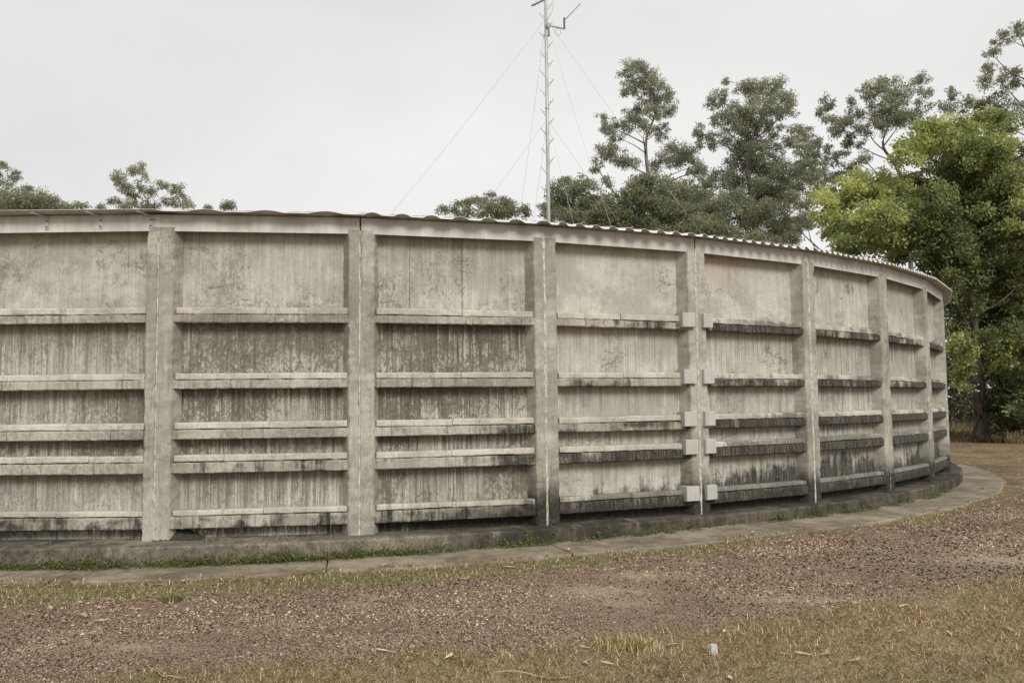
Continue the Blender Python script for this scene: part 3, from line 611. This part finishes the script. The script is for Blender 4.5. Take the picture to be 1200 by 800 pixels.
tree('leafy_tree', 'big dense tree with glossy bright green leaves beside the right end of the tank', 39.5, [(1150, 512), (1149, 480), (1146, 445), (1143, 400), (1136, 340), (1125, 280), (1115, 220)],
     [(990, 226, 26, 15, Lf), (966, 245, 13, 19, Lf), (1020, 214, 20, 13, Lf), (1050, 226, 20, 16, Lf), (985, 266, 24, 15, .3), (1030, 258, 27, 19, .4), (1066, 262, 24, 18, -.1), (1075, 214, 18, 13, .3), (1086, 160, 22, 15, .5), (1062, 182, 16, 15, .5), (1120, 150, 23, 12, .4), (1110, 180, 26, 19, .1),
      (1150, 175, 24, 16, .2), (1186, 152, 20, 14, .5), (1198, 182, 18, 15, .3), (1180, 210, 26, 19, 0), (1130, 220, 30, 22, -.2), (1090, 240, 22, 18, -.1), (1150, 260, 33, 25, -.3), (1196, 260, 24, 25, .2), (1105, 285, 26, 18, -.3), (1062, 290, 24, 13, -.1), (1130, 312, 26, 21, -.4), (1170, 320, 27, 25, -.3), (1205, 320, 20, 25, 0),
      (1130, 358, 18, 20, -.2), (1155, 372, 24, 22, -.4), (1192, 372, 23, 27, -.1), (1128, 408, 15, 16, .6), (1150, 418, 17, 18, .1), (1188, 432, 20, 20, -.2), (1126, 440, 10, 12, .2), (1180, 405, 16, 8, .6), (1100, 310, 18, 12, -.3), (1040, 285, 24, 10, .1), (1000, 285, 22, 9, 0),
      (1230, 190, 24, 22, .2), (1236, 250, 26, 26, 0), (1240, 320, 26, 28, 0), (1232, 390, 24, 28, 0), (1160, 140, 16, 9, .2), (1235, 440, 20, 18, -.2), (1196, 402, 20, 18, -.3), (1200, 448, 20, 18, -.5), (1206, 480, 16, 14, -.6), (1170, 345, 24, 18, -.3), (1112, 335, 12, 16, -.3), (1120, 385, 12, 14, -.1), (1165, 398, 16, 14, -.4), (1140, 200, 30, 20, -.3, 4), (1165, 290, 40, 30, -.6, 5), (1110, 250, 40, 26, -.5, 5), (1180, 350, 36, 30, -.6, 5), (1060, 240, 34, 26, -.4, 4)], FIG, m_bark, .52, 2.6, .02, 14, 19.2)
tree('shrub', 'dark leafy shrub growing against the trunk of the big green tree', 38.4, [(1176, 518), (1174, 495), (1172, 470)],
     [(1172, 468, 12, 13, Dk), (1184, 482, 12, 14, Dk), (1170, 492, 9, 11, Dk), (1190, 466, 10, 12, Dk), (1182, 500, 10, 9, Dk), (1164, 478, 7, 9, Dk), (1176, 450, 13, 11, Dk)], SHR, m_bark, .06, .5, .014, 15)['category'] = 'shrub'
# far wood closing the view at the right behind the big tree
rg = np.random.default_rng(77); nC = 4200; ax = np.radians(rg.uniform(14, 50, nC)); dd = rg.uniform(62, 80, nC)
cxs, cys = np.sin(ax)*dd, np.cos(ax)*dd; cz = rg.uniform(0, 1, nC)**1.1*(8+3*vnoise(cxs*.15, cys*.15, 5))
k = 26; P = np.repeat(np.stack([cxs, cys, cz], 1), k, 0)+rg.normal(0, .5, (nC*k, 3)); P[:, 2] = np.maximum(P[:, 2], .05)
f = np.repeat(rg.uniform(0, 1, nC), k)[:, None]; C = np.array(GUM['c0'])*(1-f)+np.array(OLIVE['c1'])*f; C = C*rg.uniform(.3, .8, (nC*k, 1))
V, F, C = leaf_cloud(P, unit(rg.normal(0, 1, (nC*k, 3))), rg.normal(0, 1, (nC*k, 3)), np.full(nC*k, .34), np.full(nC*k, .16), C)
o = link('far_wood', mesh_np('far_wood', V, F, m_leaf, C)); tag(o, 'mass of dull green trees far behind the right end of the tank', 'woodland', None, 'stuff')
# ------------------------------------------------------------------ scatter on the ground
def sample(n, az0=-43, az1=48, d0=5., d1=30.):
    az = np.radians(rng.uniform(az0, az1, n)); d = np.exp(rng.uniform(math.log(d0), math.log(d1), n)); return np.sin(az)*d, np.cos(az)*d, d
# gravel chips on the drive
x, y, d = sample(310000, d1=26); near, verge, far, r, a = zones(x, y)
bare = np.maximum(sstep(.52, .68, fbm(x*.8, y*.8, 41))*.62, sand(x, y)*.9); dark = fbm(x*.6+3, y*1.2, 57)
keep = (r > path_r(a)+.04+.1*fbm(x*4, y*4, 2)) & (rng.uniform(0, 1, len(x)) > np.maximum.reduce([near*1.0, verge*.97, far*.9, bare]))
x, y, d, dark, bare = x[keep], y[keep], d[keep], dark[keep], bare[keep]; n = len(x)
s = rng.uniform(.0055, .0105, n)*np.where(rng.uniform(0, 1, n) < .12, 1.9, 1.15)*np.clip(d/8, .9, 1.6); a0_ = rng.uniform(0, 6.28, n); z0 = gz(x, y)
ring = np.stack([np.stack([x+np.cos(a0_+q*1.571+rng.uniform(-.4, .4, n))*s*rng.uniform(.6, 1.3, n), y+np.sin(a0_+q*1.571)*s*rng.uniform(.6, 1.3, n), z0-.002], 1) for q in range(4)], 1)
tip = np.stack([x+rng.normal(0, .2, n)*s, y+rng.normal(0, .2, n)*s, z0+s*rng.uniform(.35, .9, n)], 1)[:, None, :]
V = np.concatenate([ring, tip], 1).reshape(-1, 3); b = np.arange(n)*5
F = np.concatenate([np.stack([b+q, b+(q+1) % 4, b+4], 1) for q in range(4)])
t = rng.uniform(0, 1, n)[:, None]; C = np.where(t < .54, np.array([.056, .034, .023]), np.where(t < .78, np.array([.31, .212, .142]), np.array([.46, .375, .265])))*rng.uniform(.6, 1.35, (n, 1))
C = C*np.clip(1.9-1.8*dark, .6, 1.4)[:, None]
tag(link('gravel', mesh_np('gravel', V, F, m_stone, np.repeat(C, 5, 0))), 'reddish brown gravel chips on the drive round the tank', 'gravel', None, 'stuff')
# grass blades
def blades(name, label, x, y, ht, wid, C, lean=.9, cat='grass'):
    n = len(x); q0, q1 = polar(x, y); z = np.where(q0 < path_r(q1)+.03, pz(q1), gz(x, y)); az = rng.uniform(0, 6.28, n); l = ht*rng.uniform(.4, 1.3, n); el = np.clip(rng.normal(lean, .35, n), .05, 1.5)
    dx, dy = np.cos(az)*np.cos(el)*l, np.sin(az)*np.cos(el)*l; dz = np.sin(el)*l; sx, sy = -np.sin(az)*wid/2, np.cos(az)*wid/2
    p = np.stack([x, y, z-.003], 1); S = np.stack([sx, sy, 0*sx], 1); m = p+np.stack([dx*.5, dy*.5, dz*.62], 1); tp = p+np.stack([dx, dy, dz], 1)
    V = np.stack([p-S, p+S, m+S*.8, tp, m-S*.8], 1).reshape(-1, 3); b = np.arange(n)*5
    F = np.stack([b, b+1, b+2, b+3, b+4], 1)
    return tag(link(name, mesh_np(name, V, F, m_blade, np.repeat(C, 5, 0))), label, cat, None, 'stuff')
STR, OLV, GRN, BRN = np.array([.72, .56, .34]), np.array([.32, .265, .125]), np.array([.2, .21, .07]), np.array([.4, .26, .14])
def grass_cols(n, w, x, y):
    q = np.clip(fbm(x*.8, y*.8, 71)*1.9-.45+rng.normal(0, .22, n), 0, 1)[:, None]
    k = rng.uniform(0, 1, n)[:, None]; dz_ = sstep(.38, .6, fbm(x*1.1+7, y*1.1, 93))[:, None]
    base = np.where(k < w[0]+.2*dz_-.1, STR, np.where(k < w[0]+w[1]+.55*dz_-.2, BRN, OLV*(1-.5*q)+GRN*q*.5+OLV*.25))
    return base*rng.uniform(.3, 1.3, (n, 1))
x, y, d = sample(370000, d0=4.6, d1=24); near, verge, far, r, a = zones(x, y)
keep = (r > 19.4) & (rng.uniform(0, 1, len(x)) < near*np.clip(-.35+2.1*fbm(x*1.5, y*1.5, 81), .12, 1)); x, y, d = x[keep], y[keep], d[keep]
blades('grass', 'short half dry grass in the foreground', x, y, .062, .0042*np.clip(d/7, .8, 2), grass_cols(len(x), (.38, .24), x, y), .5)
x, y, d = sample(390000, d0=7, d1=34); near, verge, far, r, a = zones(x, y)
keep = (r > path_r(a)-.2+.42*fbm(x*2.2, y*2.2, 6)) & (rng.uniform(0, 1, len(x)) < verge*(1-far)); x, y, d = x[keep], y[keep], d[keep]
blades('verge_grass', 'greenish low grass strip along the edge of the path', x, y, .05, .006*np.clip(d/8, .8, 2), grass_cols(len(x), (.3, .14), x, y), .6)
# straw and leaf slivers lying everywhere
x, y, d = sample(135000, d0=4.6, d1=45); near, verge, far, r, a = zones(x, y)
pr = np.clip(.55+.15*near+.6*far+.5*np.exp(-((r-path_r(a)-.3)/.3)**2)*(a > -78)+.4*sstep(.5, .66, fbm(x*.8, y*.8, 41)), 0, 1)
keep = ((r > path_r(a)-.02) | ((r > 18.6) & (rng.uniform(0, 1, len(x)) < .05))) & (rng.uniform(0, 1, len(x)) < pr); x, y, d = x[keep], y[keep], d[keep]; n = len(x)
l = rng.uniform(.02, .085, n)*np.clip(d/9, .8, 2.2); wd = rng.uniform(.003, .009, n)*np.clip(d/9, .8, 2.6)
az = rng.uniform(0, 6.28, n); D = np.stack([np.cos(az), np.sin(az), rng.normal(0, .12, n)], 1); N = np.stack([rng.normal(0, .35, n), rng.normal(0, .35, n), np.ones(n)], 1)
k = rng.uniform(0, 1, n)[:, None]; C = np.where(k < .4, np.array([.42, .35, .235]), np.where(k < .75, np.array([.26, .19, .11]), np.array([.15, .095, .055])))*rng.uniform(.7, 1.2, (n, 1))
V, F, C = leaf_cloud(np.stack([x, y, np.where(polar(x, y)[0] < path_r(polar(x, y)[1])+.05, .014+pz(polar(x, y)[1]), gz(x, y))+rng.uniform(.006, .02, n)], 1), unit(D), N, l, wd, C)
tag(link('leaf_litter', mesh_np('leaf_litter', V, F, m_dry, C)), 'scattered straw and small dead leaves over drive and grass', 'leaf litter', None, 'stuff')
# tall dry grass beyond the tank on the right
rg2 = np.random.default_rng(5); n = 26000; az = np.radians(rg2.uniform(25, 40, n)); d = rg2.uniform(44, 68, n); x, y = np.sin(az)*d, np.cos(az)*d
C = np.where(rg2.uniform(0, 1, (n, 1)) < .6, STR*.6, OLV*.8)*rg2.uniform(.5, 1.1, (n, 1))
blades('dry_grass', 'tall dry grass beyond the big tree', x, y, .42*(.4+1.2*vnoise(x*.5, y*.5, 19)), .03, C, .95)
# weeds at the foot of the footing
rg3 = np.random.default_rng(8); PP, DD, NN, LL, WW, CC = [], [], [], [], [], []
for _ in range(2300):
    a = math.radians(rg3.uniform(-112, -38)); ad = math.degrees(a)
    dens = np.interp(ad, [-112, -95, -88, -82, -75, -70, -66, -62, -56, -50, -38], [.6, .8, 1, 1, .8, .5, .1, .04, .16, .16, .2])*(.25+1.4*vnoise(np.array([ad*.7]), np.array([3.]), 4)[0])
    if rg3.uniform() > dens: continue
    rr = float(foot_r(ad))+.02+abs(rg3.normal(0, .07)); hh = rg3.uniform(.02, .12)+(.14 if rg3.uniform() < .07 else 0)*np.interp(ad, [-90, -70, -60], [1, .8, .5]); m = int(rg3.integers(14, 34))
    c = np.array([CX+rr*math.cos(a), CY+rr*math.sin(a), .01+float(pz(ad))]); o = rg3.normal(0, 1, (m, 3))*np.array([.06, .06, hh*.5]); o[:, 2] = abs(o[:, 2])
    out = np.array([math.cos(a), math.sin(a), 0]); q = o@out; o += out*np.maximum(0, -q)[:, None]*1.2
    PP.append(c+o); DD.append(unit(rg3.normal(0, 1, (m, 3))+np.array([0, 0, .2]))); nn = rg3.normal(0, .6, (m, 3)); nn[:, 2] += 1; NN.append(nn)
    LL.append(rg3.uniform(.018, .04, m)); WW.append(rg3.uniform(.012, .026, m)); g = rg3.uniform(0, 1)
    CC.append((np.array([.09, .12, .035])*(1-g)+np.array([.24, .26, .09])*g)*rg3.uniform(.7, 1.3, (m, 1)))
V, F, C = leaf_cloud(*[np.concatenate(q) for q in (PP, DD, NN, LL, WW, CC)])
tag(link('weeds', mesh_np('weeds', V, F, m_leaf, C)), 'small green weeds along the foot of the tank footing', 'weeds', None, 'stuff')
# thin flowering stalks on the footing ledge
mb = MB(); 
for _ in range(22):
    a = math.radians(rg3.uniform(-104, -76)); rr = rg3.uniform(18.05, 18.4); h = rg3.uniform(.05, .2); x, y = CX+rr*math.cos(a), CY+rr*math.sin(a); q = rg3.normal(0, .02, 2)
    mb.tube([(x, y, ZB-.01), (x+q[0], y+q[1], ZB+h)], [.0016, .001], 3); mb.tube([(x+q[0], y+q[1], ZB+h), (x+q[0], y+q[1], ZB+h+.012)], [.005, .002], 4)
def plain(name, c, rough=.85):
    t = NT(name); n = t.noise(t.n('NewGeometry'), 40, 4, .6); return t.finish(t.mix(n, tuple(k*.7 for k in c), tuple(min(k*1.2, .85) for k in c)), rough, n, .3, .004)
tag(mb.build('wildflower_stalks', plain('pale_stalk', (.4, .4, .28))), 'thin pale flowering stalks on the ledge of the footing', 'weeds', None, 'stuff')
# soil heap against the first full pilaster
def heap():
    n, m = 26, 7; V, F = [], []
    for i in range(m+1):
        for j in range(n+1):
            s = j/n; x = -.02+s*.62; t = i/m; hh = .17*math.sin(math.pi*min(1, .15+.85*s))*(1-t)**1.3*(1 if s > .05 else .4)+.012*random.gauss(0, 1)*(0 < i < m)
            V.append((x+random.gauss(0, .006), .24-t*.26, max(-.005, hh)))
    for i in range(m):
        for j in range(n): b = i*(n+1)+j; F.append((b, b+n+1, b+n+2, b+1))
    me = bpy.data.meshes.new('soil_heap'); me.from_pydata(V, [], F); me.materials.append(plain('dark_soil', (.06, .052, .038))); return me
p, rz = frame(0)
tag(link('soil_heap', heap(), None, seam(0)+Vector((0, 0, ZB+.004)), rz), 'dark mossy soil heaped against the foot of the leftmost full pilaster', 'soil heap')
# larger fallen leaves, one by one
m_fall = [plain('pale_dead_leaf', (.6, .52, .36)), plain('tan_dead_leaf', (.42, .31, .18))]
def leaf_mesh(k):
    n = 7; V, F = [], []; L = 1.; cv = random.uniform(-.25, .25)
    for j in range(n+1):
        t = j/n; w_ = .13*math.sin(math.pi*min(.98, t*.95+.03))**.8; yb = cv*math.sin(math.pi*t); z = .06+.16*t*t*random.uniform(.6, 1.2)
        V += [(t*L-.5, yb-w_, z+.05), (t*L-.5, yb, z), (t*L-.5, yb+w_, z+.05)]
    for j in range(n):
        b = j*3; F += [(b, b+3, b+4, b+1), (b+1, b+4, b+5, b+2)]
    me = bpy.data.meshes.new('fallen_leaf'); me.from_pydata(V, [], F); me.materials.append(m_fall[k % 2]); return me
lms = [leaf_mesh(k) for k in range(6)]
LEAF = [(598, 667, .16), (690, 780, .14), (712, 780, .11), (790, 758, .14), (686, 759, .1), (727, 757, .14), (525, 771, .14), (640, 656, .13), (448, 763, .13), (810, 628, .14), (668, 650, .12), (918, 770, .13), (941, 769, .13), (965, 768, .15), (848, 741, .1), (1052, 742, .12), (1060, 710, .13), (1105, 625, .2), (970, 650, .12),
        (63, 686, .12), (216, 681, .14), (187, 686, .14), (118, 727, .15), (330, 703, .13), (8, 686, .12), (1181, 741, .14), (857, 798, .12), (1000, 605, .2), (1126, 597, .22), (1150, 575, .25), (882, 632, .12), (755, 650, .12), (545, 680, .1), (95, 722, .18), (450, 667, .1), (1180, 640, .2), (1112, 745, .12), (1000, 776, .14)]
for k, (px, py, s) in enumerate(LEAF):
    P = on_ground(px, py); o = link('fallen_leaf', lms[k % 6], None, (P.x, P.y, float(gz(np.array([P.x]), np.array([P.y]))[0])+.012), random.uniform(0, 6.28)); o.scale = (s, s, s*.6)
    if path_r(math.degrees(math.atan2(P.y-CY, P.x-CX)))+.03 > math.hypot(P.x-CX, P.y-CY): o.location.z = .012+float(pz(math.degrees(math.atan2(P.y-CY, P.x-CX))))
    rr = math.hypot(P.x-CX, P.y-CY); where = 'the concrete path' if rr < path_r(math.degrees(math.atan2(P.y-CY, P.x-CX))) else 'the grassy verge beside the path' if rr < 20.6 else 'the gravel drive' if rr < 22.8 else 'the foreground grass'
    tag(o, ('pale cream' if k % 2 == 0 else 'tan brown')+' curled dead leaf lying on '+where, 'leaf', 'fallen leaves on the ground')
# bark strips and sticks
for k, (px, py, l, rz_, lb) in enumerate([(195, 795, .3, 2.6, 'long pale bark strip at the bottom left of the grass'), (625, 795, .55, -.25, 'long thin straw coloured bark strip at the bottom centre of the grass'), (640, 655, .3, .7, 'thin twig lying by the weedy joint of the path'), (870, 745, .22, -.8, 'pale stick lying where gravel meets the foreground grass')]):
    P = on_ground(px, py); mb = MB(); n = 8; rings = []
    for j in range(n+1):
        t = j/n; w_ = .007*(.4+math.sin(math.pi*t)*.6); yy = .02*math.sin(t*5); zz = .012+.012*math.sin(t*7); rings.append([((t-.5)*l, yy-w_, zz), ((t-.5)*l, yy, zz+.006), ((t-.5)*l, yy+w_, zz), ((t-.5)*l, yy, zz-.004)])
    mb.sweep(rings); o = mb.build('bark_strip' if k != 2 else 'twig', m_fall[1], None, (P.x, P.y, float(gz(np.array([P.x]), np.array([P.y]))[0])+.01), rz_); tag(o, lb, 'bark' if k != 2 else 'twig')
P = on_ground(836, 768); mb = MB()
mb.sweep([[(x*s, y*s, z) for x, y in ((-.028, -.022), (.028, -.02), (.03, .02), (-.026, .022))] for z, s in ((-.01, .95), (.006, 1), (.075, .97), (.082, .88))])
tag(mb.build('marker_peg', plain('white_paint', (.5, .49, .45)), None, (P.x, P.y, float(gz(np.array([P.x]), np.array([P.y]))[0])), .3), 'small white block standing in the foreground grass', 'marker peg')
# low tuft with a bare scrape beside it
P = on_ground(738, 762); n = 700; x, y = P.x+rng.normal(0, .13, n), P.y+rng.normal(.06, .09, n); C = np.where(rng.uniform(0, 1, (n, 1)) < .75, STR*1.1, GRN*1.8)*rng.uniform(.7, 1.2, (n, 1))
blades('grass_tuft', 'pale taller grass tuft at the gravel edge in the foreground', x, y, .1, .005, C, .8)
P = on_ground(203, 702); n = 260; x, y = P.x+rng.normal(0, .06, n), P.y+rng.normal(0, .04, n); C = OLV*rng.uniform(.6, 1.1, (n, 1))
blades('grass_tuft', 'small dull green tuft on the drive at the left', x, y, .07, .007, C, .9)
